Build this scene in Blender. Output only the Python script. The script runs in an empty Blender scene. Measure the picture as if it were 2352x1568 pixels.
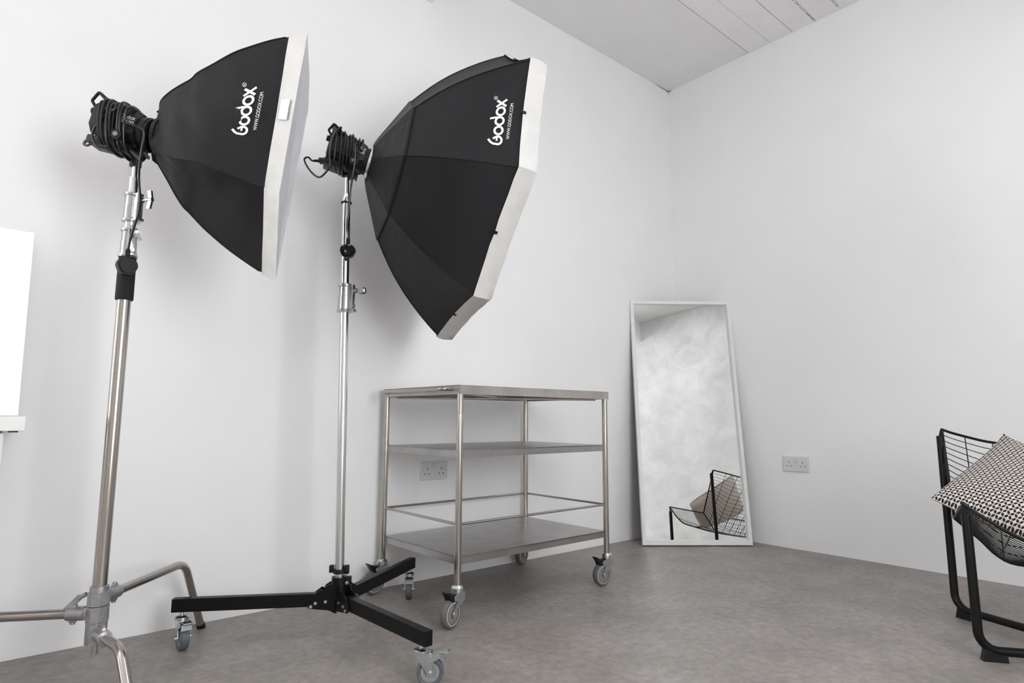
import bpy, bmesh, math, random
from mathutils import Vector as V, Matrix, noise
random.seed(4)
C = bpy.context.scene.collection
PI = math.pi
# ------------------------------------------------------------------ camera survey
H = 0.73
F = 1405.0
RIGHT = V((0.7630, -0.6464, 0.0048)); DOWN = V((0.0838, 0.0915, -0.9923)); FWD = RIGHT.cross(DOWN)
FWD = V((0.6410, 0.7575, 0.1240))
RIGHT.normalize(); FWD = (FWD - RIGHT * FWD.dot(RIGHT)).normalized(); DOWN = FWD.cross(RIGHT)
if DOWN.z > 0: DOWN = -DOWN
CAM = V((0, 0, H))
def ray(px, py): return FWD + RIGHT * ((px - 1176) / F) + DOWN * ((py - 784) / F)
def at(px, py, d): return CAM + ray(px, py) * d            # a surveyed point at distance d in front of the lens
def on_plane(px, py, o, n):
    r = ray(px, py); return CAM + r * ((o - CAM).dot(n) / r.dot(n))
def proj(p):
    q = p - CAM; z = q.dot(FWD); return (1176 + F * q.dot(RIGHT) / z, 784 + F * q.dot(DOWN) / z)

# ------------------------------------------------------------------ mesh builder
class MB:
    def __init__(s): s.v = []; s.f = []; s.sm = []
    def add(s, vs, fs, smooth=True):
        b = len(s.v); s.v += [V(v) for v in vs]
        for f in fs: s.f.append([b + i for i in f]); s.sm.append(smooth)
        return s
    def box(s, c, size, ax=None, bev=0.0):
        X, Y, Z = ax if ax else (V((1,0,0)), V((0,1,0)), V((0,0,1)))
        c = V(c); hx, hy, hz = [k / 2 for k in size]
        if bev <= 0:
            vs = [c + X*(hx*a) + Y*(hy*b) + Z*(hz*d) for a in (-1,1) for b in (-1,1) for d in (-1,1)]
            return s.add(vs, [(0,1,3,2),(4,6,7,5),(0,4,5,1),(2,3,7,6),(0,2,6,4),(1,5,7,3)], False)
        bm = bmesh.new(); bmesh.ops.create_cube(bm, size=1)
        for v in bm.verts: v.co = V((v.co.x*size[0], v.co.y*size[1], v.co.z*size[2]))
        bmesh.ops.bevel(bm, geom=bm.edges[:], offset=bev, segments=2, profile=.5, affect='EDGES')
        s.add([c + X*v.co.x + Y*v.co.y + Z*v.co.z for v in bm.verts], [[v.index for v in f.verts] for f in bm.faces], False)
        bm.free(); return s
    def bb(s, a, b, bev=0): # box from min/max corners
        a, b = V(a), V(b); return s.box((a+b)/2, [abs(k) for k in (b-a)], None, bev)
    def tube(s, pts, r, n=14, cap=True, closed=False, flat=None):
        pts = [V(p) for p in pts]; m = len(pts)
        rs = r if isinstance(r, (list, tuple)) else [r]*m
        T = []
        for i in range(m):
            if closed: t = pts[(i+1) % m] - pts[i-1]
            else: t = pts[min(i+1, m-1)] - pts[max(i-1, 0)]
            T.append(t.normalized())
        u = T[0].orthogonal().normalized(); vs = []; fs = []
        for i in range(m):
            u = (u - T[i]*u.dot(T[i])).normalized(); w = T[i].cross(u)
            for k in range(n):
                a = 2*PI*k/n; vs.append(pts[i] + (u*math.cos(a) + w*math.sin(a))*rs[i])
        for i in range(m if closed else m-1):
            j = (i+1) % m
            for k in range(n): fs.append((i*n+k, i*n+(k+1) % n, j*n+(k+1) % n, j*n+k))
        if cap and not closed: fs += [tuple(range(n-1, -1, -1)), tuple((m-1)*n+k for k in range(n))]
        return s.add(vs, fs, True)
    def cyl(s, a, b, r, r2=None, n=24): return s.tube([a, b], [r, r if r2 is None else r2], n)
    def lathe(s, o, axis, prof, n=40):   # prof: (distance along axis, radius)
        o = V(o); axis = V(axis).normalized(); u = axis.orthogonal().normalized(); w = axis.cross(u); vs = []; fs = []
        for d, r in prof:
            for k in range(n):
                a = 2*PI*k/n; vs.append(o + axis*d + (u*math.cos(a) + w*math.sin(a))*max(r, 1e-5))
        m = len(prof)
        for i in range(m-1):
            for k in range(n): fs.append((i*n+k, i*n+(k+1) % n, (i+1)*n+(k+1) % n, (i+1)*n+k))
        return s.add(vs, fs, True)
    def prism(s, pts, th, smooth=False):  # polygon pts extruded by vector th
        pts = [V(p) for p in pts]; th = V(th); n = len(pts)
        vs = [p - th/2 for p in pts] + [p + th/2 for p in pts]
        return s.add(vs, [tuple(range(n-1, -1, -1)), tuple(range(n, 2*n))] + [(i, (i+1) % n, n+(i+1) % n, n+i) for i in range(n)], smooth)
    def sphere(s, c, r, n=14):
        prof = [(-r*math.cos(PI*i/n), r*math.sin(PI*i/n)) for i in range(n+1)]
        return s.lathe(c, (0,0,1), prof, n*2)
    def grid(s, P, smooth=True, closed=False): # rows of points
        m, n = len(P), len(P[0]); vs = [p for r in P for p in r]; fs = []
        for i in range(m-1):
            for k in range(n if closed else n-1): fs.append((i*n+k, i*n+(k+1) % n, (i+1)*n+(k+1) % n, (i+1)*n+k))
        return s.add(vs, fs, smooth)
ORG = {}
def obj(name, mb, mat, parent=None, org=None, sharp=35, uv=None, label=None, fixn=True):
    o0 = ORG[parent.name] if parent else V(org if org else (0,0,0))
    me = bpy.data.meshes.new(name); me.from_pydata([tuple(v - o0) for v in mb.v], [], mb.f); me.update()
    if fixn:
        bm = bmesh.new(); bm.from_mesh(me); bmesh.ops.recalc_face_normals(bm, faces=bm.faces[:]); bm.to_mesh(me); bm.free()
    me.polygons.foreach_set('use_smooth', [bool(x) for x in mb.sm])
    if any(mb.sm): me.set_sharp_from_angle(angle=math.radians(sharp))
    if uv:
        l = me.uv_layers.new(name='UVMap')
        for lp in me.loops: l.data[lp.index].uv = uv[lp.vertex_index]
    me.materials.append(mat)
    o = bpy.data.objects.new(name, me); C.objects.link(o)
    if parent: o.parent = parent
    else: o.location = o0
    if label: o['label'] = label
    ORG[o.name] = o0
    return o
def thing(name, label, cat, loc, group=None):
    o = bpy.data.objects.new(name, None); C.objects.link(o); o.location = V(loc); o.empty_display_size = .05
    ORG[o.name] = V(loc); o['label'] = label; o['category'] = cat
    if group: o['group'] = group
    return o
def struct(name, mb, mat, parent=None, **k):
    o = obj(name, mb, mat, parent, **k)
    if not parent: o['kind'] = 'structure'
    return o
def fillet(pts, r, n=8):
    pts = [V(p) for p in pts]; rs = r if isinstance(r, (list, tuple)) else [r]*len(pts); out = [pts[0]]
    for i in range(1, len(pts)-1):
        a, b, c = pts[i-1], pts[i], pts[i+1]; u = (a-b).normalized(); w = (c-b).normalized()
        ang = u.angle(w); d = min(rs[i]/math.tan(ang/2), (a-b).length*.49, (c-b).length*.49); rr = d*math.tan(ang/2)
        p0 = b + u*d; ce = b + (u+w).normalized()*(rr/math.sin(ang/2)); s0 = p0-ce; s1 = b + w*d - ce; th = s0.angle(s1)
        for k in range(n+1):
            t = k/n; out.append(ce + (s0*math.sin((1-t)*th) + s1*math.sin(t*th))/math.sin(th))
    return out + [pts[-1]]
def spline(pts, n=8, closed=False):
    pts = [V(p) for p in pts]; m = len(pts); out = []
    rng = range(m) if closed else range(m-1)
    for i in rng:
        p0 = pts[(i-1) % m] if closed or i > 0 else pts[0]*2 - pts[1]
        p1, p2 = pts[i], pts[(i+1) % m]
        p3 = pts[(i+2) % m] if closed or i < m-2 else pts[-1]*2 - pts[-2]
        for k in range(n):
            t = k/n; out.append(.5*((2*p1) + (p2-p0)*t + (2*p0-5*p1+4*p2-p3)*t*t + (3*p1-p0-3*p2+p3)*t**3))
    return out if closed else out + [pts[-1]]

# ------------------------------------------------------------------ materials
def mat(name, col, rough=.5, metal=0.0, bump=0.0, bscale=60, var=0.0, vscale=4, spec=.5, sheen=0, stretch=None, detail=4, col2=None, trans=0):
    m = bpy.data.materials.new(name); m.use_nodes = True; N = m.node_tree.nodes; L = m.node_tree.links; p = N['Principled BSDF']
    p.inputs['Base Color'].default_value = (*col, 1); p.inputs['Roughness'].default_value = rough; p.inputs['Metallic'].default_value = metal
    p.inputs['Specular IOR Level'].default_value = spec
    if sheen: p.inputs['Sheen Weight'].default_value = sheen
    tc = N.new('ShaderNodeTexCoord'); mp = N.new('ShaderNodeMapping'); L.new(tc.outputs['Object'], mp.inputs[0])
    if stretch: mp.inputs['Scale'].default_value = stretch
    if var or col2:
        n = N.new('ShaderNodeTexNoise'); n.inputs['Scale'].default_value = vscale; n.inputs['Detail'].default_value = detail; n.inputs['Roughness'].default_value = .6
        L.new(mp.outputs[0], n.inputs['Vector'])
        r = N.new('ShaderNodeValToRGB'); r.color_ramp.elements[0].position = .3; r.color_ramp.elements[1].position = .7
        a = [c*(1-var) for c in col]; b = col2 if col2 else [min(1, c*(1+var)) for c in col]
        r.color_ramp.elements[0].color = (*a, 1); r.color_ramp.elements[1].color = (*b, 1)
        L.new(n.outputs[0], r.inputs[0]); L.new(r.outputs[0], p.inputs['Base Color'])
    if bump:
        n = N.new('ShaderNodeTexNoise'); n.inputs['Scale'].default_value = bscale; n.inputs['Detail'].default_value = 3; L.new(mp.outputs[0], n.inputs['Vector'])
        b = N.new('ShaderNodeBump'); b.inputs['Strength'].default_value = bump; b.inputs['Distance'].default_value = .01
        L.new(n.outputs[0], b.inputs['Height']); L.new(b.outputs[0], p.inputs['Normal'])
    return m
WALL = mat('white_wall_paint', (.87,.87,.88), .75, bump=.05, bscale=35, var=.012, vscale=2.5, spec=.25)
CEIL = mat('white_ceiling_paint', (.78,.775,.77), .8, bump=.10, bscale=50, var=.02, vscale=5, spec=.2)
BOARDC = mat('painted_board_ceiling', (.82,.815,.81), .8, bump=.45, bscale=28, var=.02, vscale=9, spec=.2)
GROOVE = mat('ceiling_joint_filler', (.70,.69,.68), .85, bump=.5, bscale=80)
CRACK = mat('dark_ceiling_crack', (.06,.055,.05), .9)
WHITE = mat('white_lacquer', (.76,.76,.76), .4)
PANEL = mat('white_panel_board', (.97,.97,.97), .25)
PLASTIC = mat('white_socket_plastic', (.68,.68,.71), .35)
HOLE = mat('socket_hole_black', (.01,.01,.01), .6)
REDM = mat('switch_red_mark', (.16,.03,.03), .5)
BLACK = mat('black_plastic', (.007,.007,.008), .42, spec=.3, bump=.05, bscale=300)
BLACKG = mat('black_powder_coat', (.004,.004,.0045), .38, spec=.22)
RUBBERC = mat('black_cable_rubber', (.008,.008,.009), .38, spec=.4)
CLOTH = mat('black_nylon_cloth', (.0105,.0100,.0118), .6, bump=.35, bscale=14, var=.15, vscale=7, spec=.22, sheen=.02)
SLEEVE = mat('black_nylon_sleeve', (.0110,.0105,.0108), .55, bump=.6, bscale=18, var=.2, vscale=9, spec=.25, sheen=.02)
WCLOTH = mat('white_diffuser_cloth', (.60,.59,.58), .8, bump=.7, bscale=14, var=.06, vscale=12)
DIFF = mat('white_front_diffuser', (.55,.55,.58), .7, bump=.6, bscale=6)
LOGO = mat('white_print', (.82,.82,.82), .6)
STEEL = mat('brushed_stainless_steel', (.50,.475,.455), .33, 1.0, var=.16, vscale=7, bump=.03, bscale=220)
STEELT = mat('stainless_tube_steel', (.47,.435,.405), .22, 1.0, var=.05, vscale=12)
SHELF = mat('worn_steel_sheet', (.43,.42,.41), .34, 1.0, var=.12, vscale=9, bump=.04, bscale=30)
CHROME = mat('polished_chrome', (.86,.86,.87), .06, 1.0)
SATIN = mat('satin_tube_aluminium', (.68,.68,.68), .25, 1.0)
CAST = mat('cast_aluminium', (.43,.43,.435), .30, 1.0, bump=.05, bscale=120, var=.08, vscale=20)
GALV = mat('dull_cast_zinc', (.46,.46,.47), .42, 1.0, bump=.12, bscale=90, var=.10, vscale=25)
ZINC = mat('zinc_plated_steel', (.60,.64,.65), .28, 1.0, var=.06, vscale=30)
GREYR = mat('grey_rubber_tyre', (.12,.12,.115), .6)
BLUER = mat('blue_grey_rubber_tyre', (.095,.105,.125), .55, var=.1, vscale=40)
RIMG = mat('grey_wheel_disc', (.20,.19,.18), .4)
RIML = mat('light_wheel_ring', (.48,.47,.45), .4)
RIMM = mat('mid_grey_wheel_disc', (.25,.25,.245), .4)
TAG = mat('white_cloth_tag', (.70,.70,.71), .7)
BRASS = mat('bare_metal_pin', (.75,.70,.66), .3, 1.0)
WIRE = mat('black_wire_lacquer', (.005,.005,.005), .4, spec=.3)
BEIGE = mat('beige_cotton_backing', (.86,.77,.68), .85, bump=.3, bscale=200, var=.04, vscale=20)
GRIP = mat('black_foam_grip', (.006,.006,.006), .8)

def floor_mat():
    m = mat('grey_vinyl_floor', (.225,.206,.193), .45, col2=(.32,.296,.278), vscale=4.5, detail=10, bump=.03, bscale=90, spec=.35)
    N = m.node_tree.nodes; L = m.node_tree.links; p = N['Principled BSDF']; src = p.inputs['Base Color'].links[0].from_socket
    tc = [n for n in N if n.type == 'TEX_COORD'][0]
    n2 = N.new('ShaderNodeTexNoise'); n2.inputs['Scale'].default_value = 34; n2.inputs['Detail'].default_value = 8; n2.inputs['Roughness'].default_value = .7; L.new(tc.outputs['Object'], n2.inputs['Vector'])
    r2 = N.new('ShaderNodeValToRGB'); r2.color_ramp.elements[0].position = .3; r2.color_ramp.elements[0].color = (.72,.72,.72,1); r2.color_ramp.elements[1].position = .72; r2.color_ramp.elements[1].color = (1.24,1.225,1.21,1)
    L.new(n2.outputs[0], r2.inputs[0])
    mx = N.new('ShaderNodeMix'); mx.data_type = 'RGBA'; mx.blend_type = 'MULTIPLY'; mx.inputs['Factor'].default_value = 1
    L.new(src, mx.inputs[6]); L.new(r2.outputs[0], mx.inputs[7])
    # welded sheet seam: a thin paler line across the floor
    sep = N.new('ShaderNodeSeparateXYZ'); L.new(tc.outputs['Object'], sep.inputs[0])
    def math_(op, a, b):
        k = N.new('ShaderNodeMath'); k.operation = op
        for i, q in enumerate((a, b)):
            if q is None: continue
            if isinstance(q, (int, float)): k.inputs[i].default_value = q
            else: L.new(q, k.inputs[i])
        return k.outputs[0]
    d = math_('ABSOLUTE', math_('SUBTRACT', math_('SUBTRACT', sep.outputs[0], math_('MULTIPLY', sep.outputs[1], .06)), 1.07), None)
    ln = math_('LESS_THAN', d, .0011)
    m2 = N.new('ShaderNodeMix'); m2.data_type = 'RGBA'; L.new(math_('MULTIPLY', ln, .3), m2.inputs['Factor']); L.new(mx.outputs[2], m2.inputs[6]); m2.inputs[7].default_value = (.42,.40,.38,1)
    L.new(m2.outputs[2], p.inputs['Base Color'])
    return m
FLOOR = floor_mat()
def plaster_mat():
    m = mat('polished_grey_plaster', (.55,.55,.545), .6, col2=(.76,.76,.755), vscale=3.4, detail=12, spec=.3)
    n = [k for k in m.node_tree.nodes if k.type == 'TEX_NOISE'][0]; n.inputs['Distortion'].default_value = .5; n.inputs['Roughness'].default_value = .62
    return m
PLASTER = plaster_mat()
RAWC = mat('raw_concrete', (.34,.33,.31), .85, bump=.3, bscale=20, var=.15, vscale=5)
def leaf_mat():   # black petals on off-white cotton
    m = mat('petal_print_cotton', (.78,.72,.66), .85, bump=.25, bscale=250)
    N = m.node_tree.nodes; L = m.node_tree.links; p = N['Principled BSDF']
    uv = N.new('ShaderNodeUVMap'); mp = N.new('ShaderNodeMapping'); mp.inputs['Rotation'].default_value = (0,0,math.radians(45)); mp.inputs['Scale'].default_value = (64,64,1)
    L.new(uv.outputs[0], mp.inputs[0]); sep = N.new('ShaderNodeSeparateXYZ'); L.new(mp.outputs[0], sep.inputs[0])
    def M(op, a, b=None):
        k = N.new('ShaderNodeMath'); k.operation = op
        for i, q in enumerate((a, b)):
            if q is None: continue
            if isinstance(q, (int, float)): k.inputs[i].default_value = q
            else: L.new(q, k.inputs[i])
        return k.outputs[0]
    def cen(x, off): return M('SUBTRACT', M('FRACT', M('ADD', x, off)), .5)
    X, Y = sep.outputs[0], sep.outputs[1]
    def petal(a, b, la, lb):   # lens: intersection of two discs = |b| < lb*(1-(a/la)^2)
        q = M('DIVIDE', a, la); return M('LESS_THAN', M('ABSOLUTE', b), M('MULTIPLY', M('SUBTRACT', 1, M('MULTIPLY', q, q)), lb))
    h = petal(cen(X, 0), cen(Y, .5), .40, .235); v = petal(cen(Y, 0), cen(X, .5), .40, .235)
    mk = M('MAXIMUM', h, v)
    mx = N.new('ShaderNodeMix'); mx.data_type = 'RGBA'; L.new(mk, mx.inputs['Factor']); mx.inputs[6].default_value = (.68,.62,.575,1); mx.inputs[7].default_value = (.012,.009,.010,1)
    L.new(mx.outputs[2], p.inputs['Base Color']); return m
LEAF = leaf_mat()
def mirror_mat():
    m = mat('mirror_silver', (.93,.94,.935), .0, 1.0); return m
MIRROR = mirror_mat()
def glass_mat():
    m = bpy.data.materials.new('window_glass'); m.use_nodes = True; N = m.node_tree.nodes; L = m.node_tree.links; N.clear()
    o = N.new('ShaderNodeOutputMaterial'); t = N.new('ShaderNodeBsdfTransparent'); g = N.new('ShaderNodeBsdfGlossy'); g.inputs['Roughness'].default_value = 0
    mx = N.new('ShaderNodeMixShader'); mx.inputs[0].default_value = .05; L.new(t.outputs[0], mx.inputs[1]); L.new(g.outputs[0], mx.inputs[2]); L.new(mx.outputs[0], o.inputs[0]); return m
GLASS = glass_mat()

# ------------------------------------------------------------------ the room
XR, YL, ZC = 3.553, 2.46, 3.08       # right wall, left wall, ceiling
YB, XW = -1.06, -4.8                 # plaster wall with the windows behind the camera, far end
YF = YB                            # line of the window wall, flush with the plaster wall
WX0, WX1, WZ0, WZ1 = .25, 1.33, .50, 2.30
LX0, LX1, LZ0, LZ1 = -4.6, -1.15, .60, 2.90     # unseen window added in the left wall beyond the desk, lights the plaster wall
def wavy_wall(name, a, b, depth, m):
    # painted wall whose foot is slightly irregular where paint meets the floor
    mb = MB(); a, b = V(a), V(b); mb.bb(a, b); return struct(name, mb, m)
mb = MB().bb((LX1, YL, 0), (XR+.12, YL+.25, ZC+.1)).bb((XW, YL, 0), (LX0, YL+.25, ZC+.1)).bb((LX0, YL, 0), (LX1, YL+.25, LZ0)).bb((LX0, YL, LZ1), (LX1, YL+.25, ZC+.1)); struct('wall_left', mb, WALL)
wavy_wall('wall_right', (XR, YB-.12, 0), (XR+.12, YL, ZC+.1), .12, WALL)
wavy_wall('wall_far', (XW-.12, YF-.25, 0), (XW, YL+.25, ZC+.1), .12, RAWC)
struct('wall_back', MB().bb((WX1, YB-.25, 0), (XR+.12, YB, ZC+.1)), PLASTER)
mb = MB().bb((XW, YF-.25, 0), (WX0, YF, ZC+.1)).bb((WX0, YF-.25, 0), (WX1, YF, WZ0)).bb((WX0, YF-.25, WZ1), (WX1, YF, ZC+.1))
struct('wall_front', mb, RAWC)
struct('floor', MB().bb((XW-.12, YF-.3, -.1), (XR+.12, YL+.25, 0)), FLOOR)
SX0, SX1, SY0, SY1 = 1.75, 2.35, -.294, .416       # unseen roof light added above the chair to brighten the corner and right wall
# ceiling: smooth strip by the left wall, then cast boards running along it with open joints
cl = MB(); cl.bb((XW, 1.84, ZC), (XR, YL, ZC+.1)); struct('ceiling', cl, CEIL)
bd = MB(); y = 1.836; pass
while y > YF+.01:
  y2 = max(y-.142, YF); dz = random.uniform(-.0012, .0012)
  hole = y2 > SY0-.02 and y < SY1+.02
  for xa, xb in (((XW, SX0), (SX1, XR)) if hole else ((XW, XR),)):
    n = 60; P = []
    for i in range(n+1):
        x = xa + (xb-xa)*i/n
        P.append([V((x, y2+.0012+.0012*noise.noise(V((x*6, y2*9, 0))), ZC+dz+.0015*noise.noise(V((x*3, y2*5, 2))))), V((x, y-.0008+.001*noise.noise(V((x*5, y*9, 7))), ZC+dz+.0015*noise.noise(V((x*3, y*5, 4)))))])
    bd.grid(P, False)
  y = y2
struct('ceiling_boards', bd, BOARDC, fixn=False)
struct('ceiling_joints', MB().bb((XW, YF, ZC+.0035), (SX0, 1.84, ZC+.1)).bb((SX1, YF, ZC+.0035), (XR, 1.84, ZC+.1)).bb((SX0, SY1, ZC+.0035), (SX1, 1.84, ZC+.1)).bb((SX0, YF, ZC+.0035), (SX1, SY0, ZC+.1)), GROOVE)
ck = MB()
for yy, x0, x1, wd in ((1.417, 2.55, 3.545, .0022), (1.275, 2.4, 3.52, .002)):
    x = x0
    while x < x1:
        l = random.uniform(.02, .07)
        p = [V((x + l*k/4, yy + .0016*noise.noise(V(((x+l*k/4)*40, yy, 0))) , ZC-.0006)) for k in range(5)]
        ck.tube(p, [wd*random.uniform(.3, 1.) for _ in p], 5); x += l + random.uniform(.0, .02)
struct('ceiling_crack', ck, CRACK)
struct('corner_crack', MB().tube([V((XR-.16, YL-.002, ZC-.001)), V((XR-.09, YL-.003, ZC-.003)), V((XR-.045, YL-.002, ZC-.002)), V((XR-.004, YL-.004, ZC-.006)), V((XR-.003, YL-.03, ZC-.003))], [.0008, .002, .0015, .0045, .001], 6), mat('brown_corner_gap', (.33,.25,.22), .9))
struct('trim_1', MB().bb((1.19, YF, 2.817), (1.536, YL, ZC)), WALL)
# window wall behind the camera
win = struct('window_1', MB().bb((WX0, YF-.16, WZ0), (WX1, YF-.10, WZ0+.05)).bb((WX0, YF-.16, WZ1-.05), (WX1, YF-.10, WZ1)).bb((WX0, YF-.16, WZ0), (WX0+.05, YF-.10, WZ1)).bb((WX1-.05, YF-.16, WZ0), (WX1, YF-.10, WZ1)), WHITE)
for k in range(1, 4):
    x = WX0 + (WX1-WX0)*k/4; obj('mullion', MB().bb((x-.02, YF-.155, WZ0+.05), (x+.02, YF-.105, WZ1-.05)), WHITE, win)
obj('pane', MB().bb((WX0+.05, YF-.132, WZ0+.05), (WX1-.05, YF-.128, WZ1-.05)), GLASS, win)

win = struct('added_window', MB().bb((LX0, YL+.10, LZ0), (LX1, YL+.16, LZ0+.05)).bb((LX0, YL+.10, LZ1-.05), (LX1, YL+.16, LZ1)).bb((LX0, YL+.10, LZ0), (LX0+.05, YL+.16, LZ1)).bb((LX1-.05, YL+.10, LZ0), (LX1, YL+.16, LZ1)), WHITE)
for k in (1, 2):
    x = LX0 + (LX1-LX0)*k/3; obj('mullion', MB().bb((x-.02, YL+.105, LZ0+.05), (x+.02, YL+.155, LZ1-.05)), WHITE, win)
obj('pane', MB().bb((LX0+.05, YL+.128, LZ0+.05), (LX1-.05, YL+.132, LZ1-.05)), GLASS, win)

win = struct('added_rooflight', MB().bb((SX0-.04, SY0-.04, ZC+.1), (SX1+.04, SY0, ZC+.18)).bb((SX0-.04, SY1, ZC+.1), (SX1+.04, SY1+.04, ZC+.18)).bb((SX0-.04, SY0, ZC+.1), (SX0, SY1, ZC+.18)).bb((SX1, SY0, ZC+.1), (SX1+.04, SY1, ZC+.18)), WHITE)
obj('pane', MB().bb((SX0, SY0, ZC+.150), (SX1, SY1, ZC+.154)), GLASS, win)

# ------------------------------------------------------------------ wall sockets
def socket(o, X, N_, label, marks):
    # o: plate centre on the wall, X: along the plate (to the right seen from the room), N_: out of the wall
    Z = V((0,0,1)); t = thing('wall_socket', label, 'power socket', o - Z*.043, 'double sockets on the white walls')
    obj('face_plate', MB().box(o + N_*.0055, (.146,.086,.011), (X, Z, N_), .0025), PLASTIC, t)
    pt = lambda u, v, d=.011: o + X*((u-.5)*.146) + Z*((.5-v)*.086) + N_*d
    for u in (.455, .555):
        sw = obj('rocker_switch', MB().box(pt(u, .27, .0122), (.0125,.024,.005), (X, Z, N_), .001), PLASTIC, t)
        if marks: obj('red_mark', MB().box(pt(u, .135, .0113), (.009,.0022,.001), (X, Z, N_)), REDM, t)
    for u0 in (.0, .535):
        h = MB().box(pt(.235+u0, .40), (.0038,.0088,.0008), (X, Z, N_)).box(pt(.150+u0, .655), (.0062,.0042,.0008), (X, Z, N_)).box(pt(.306+u0, .655), (.0062,.0042,.0008), (X, Z, N_))
        obj('pin_holes', h, HOLE, t)
    for u in (.08, .925): obj('fixing_screw', MB().cyl(pt(u, .5, .0105), pt(u, .5, .0118), .0024, n=12), GALV, t)
socket(V((1.6025, YL, .485)), V((1,0,0)), V((0,-1,0)), 'white double wall socket seen between the shelves of the steel trolley', True)
socket(V((XR, 1.667, .477)), V((0,-1,0)), V((-1,0,0)), 'white double wall socket on the bare wall right of the leaning mirror', False)

# ------------------------------------------------------------------ desk and panel at the left edge
dk = thing('desk', 'white desk end with thick top cut off by the left edge of the picture', 'desk', (-.5, 2.15, 0))
obj('desktop', MB().bb((-1.13, 1.86, .694), (.066, 2.452, .728), .0015), WHITE, dk)
for x in (-1.06, .004):
    for yy in (1.905, 2.40): obj('leg', MB().bb((x-.025, yy-.025, 0), (x+.025, yy+.025, .69), .003), WHITE, dk)
obj('bracket', MB().bb((-.02, 1.875, .6905), (.024, 1.94, .694)).bb((.036, 1.875, .6905), (.054, 1.93, .694)), BLACK, dk)
pb, pt_ = V((.0625, 2.30, .7285)), V((.060, 2.437, 1.308)); up = (pt_-pb); nx = V((1,0,0)); nn = up.cross(nx).normalized()
ob = obj('white_board', MB().box((pb+pt_)/2 + nx*-.55 + nn*.0, (1.1, up.length, .008), (nx, up.normalized(), nn), .001), PANEL, None, org=(-.49, 2.30, .7285))
ob['label'] = 'bright white board standing on the desk and leaning back against the wall'; ob['category'] = 'board'

# ------------------------------------------------------------------ leaning mirror
bl, br = V((2.926, 2.291, 0)), V((3.434, 1.882, 0)); wx = (br-bl).normalized(); mw = .640
mid = (bl+br)/2; topm = (V((3.079, 2.455, 1.472)) + V((3.548, 2.047, 1.472)))/2; upv = topm-mid; upv -= wx*upv.dot(wx); mh = upv.length; upv.normalize()
mn = upv.cross(wx).normalized()
if mn.dot(CAM-mid) < 0: mn = -mn
mid = mid + V((0,0,.0)) ; ax = (wx, upv, mn)
mt = thing('standing_mirror', 'tall white framed mirror leaning into the corner of the room', 'mirror', mid)
back = .030; fw = .020
mb = MB(); c0 = mid + upv*(mh/2) - mn*(back/2 - .0) + V((0,0,.0065))
for sx in (-1, 1): mb.box(c0 + wx*(sx*(mw/2-fw/2)), (fw, mh, back), ax, .0012)
mb.box(c0 + upv*(mh/2-fw/2), (mw-2*fw+.001, fw, back), ax, .0012); mb.box(c0 - upv*(mh/2-.014), (mw-2*fw+.001, .028, back), ax, .0012)
obj('mirror_frame', mb, WHITE, mt)
obj('mirror_glass', MB().box(c0 + mn*(back/2-.022), (mw-2*fw+.004, mh-2*fw+.004, .004), ax), MIRROR, mt)
obj('backing_panel', MB().box(c0 - mn*(back/2-.002), (mw-.012, mh-.012, .003), ax), BLACK, mt)

# ------------------------------------------------------------------ casters
Zv = V((0,0,1))
def caster_big(parent, stem, trail, ztop, r, brake=True):
    # swivel caster of the trolley: collar, fork, grey wheel with a pale ring, black brake pedal
    tr = V((trail[0], trail[1], 0)); L = tr.length; t = tr.normalized(); s = t.cross(Zv)
    S = V((stem[0], stem[1], 0)); axle = S + t*L + Zv*r
    mb = MB(); mb.lathe(S + Zv*(ztop-.022), Zv, [(0,.0), (0,.0205), (.003,.023), (.014,.023), (.018,.020), (.022,.016), (.022,0)], 28)
    zt = ztop - .023
    for k in (-1, 1):
        o = s*(k*.0175)
        p = [S - t*.021 + Zv*zt, S - t*.021 + Zv*(zt-.03), axle - t*.012 + Zv*.012, axle - t*.009 - Zv*.009, axle + t*.003 - Zv*.012, axle + t*.010 + Zv*.004, S + t*.022 + Zv*(zt-.026), S + t*.040 + Zv*(zt-.022), S + t*.044 + Zv*(zt-.012), S + t*.036 + Zv*(zt-.004), S + t*.012 + Zv*zt]
        mb.prism([q + o for q in p], s*.003)
    mb.box(S + Zv*(zt-.0015) - t*.002, (.042, .034, .004), (t, s, Zv), .001)
    mb.cyl(axle - s*.0215, axle + s*.0215, .006, n=12)
    mb.cyl(S + t*.037 + Zv*(zt-.013) - s*.0205, S + t*.037 + Zv*(zt-.013) + s*.0205, .004, n=10)
    c = obj('caster', mb, ZINC, parent)
    tread = [(-.013, r*.62), (-.0135, r*.84), (-.012, r*.93), (-.006, r*.985), (0, r), (.006, r*.985), (.012, r*.93), (.0135, r*.84), (.013, r*.62)]
    obj('wheel', MB().lathe(axle, s, tread, 48), GREYR, c)
    obj('wheel_disc', MB().lathe(axle, s, [(-.0105,0), (-.0118, r*.3), (-.0118, r*.70), (.0118, r*.70), (.0118, r*.3), (.0105,0)], 40), RIMG, c)
    rg = MB()
    for k in (-1, 1): rg.lathe(axle, s*k, [(.0125, r*.735), (.0146, r*.72), (.0146, r*.775), (.0128, r*.79)], 48)
    obj('wheel_ring', rg, RIML, c)
    if brake:
        b = MB(); o = S + Zv*(zt-.004)
        prof = [(.018,.002), (.050,.006), (.066,.014), (.072,.018), (.074,.014), (.062,.000), (.056,-.010), (.052,-.020), (.034,-.022), (.026,-.010)]
        b.prism([o + t*a + Zv*z for a, z in prof], s*.028)
        obj('brake_pedal', b, BLACK, c)
    return c
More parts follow.
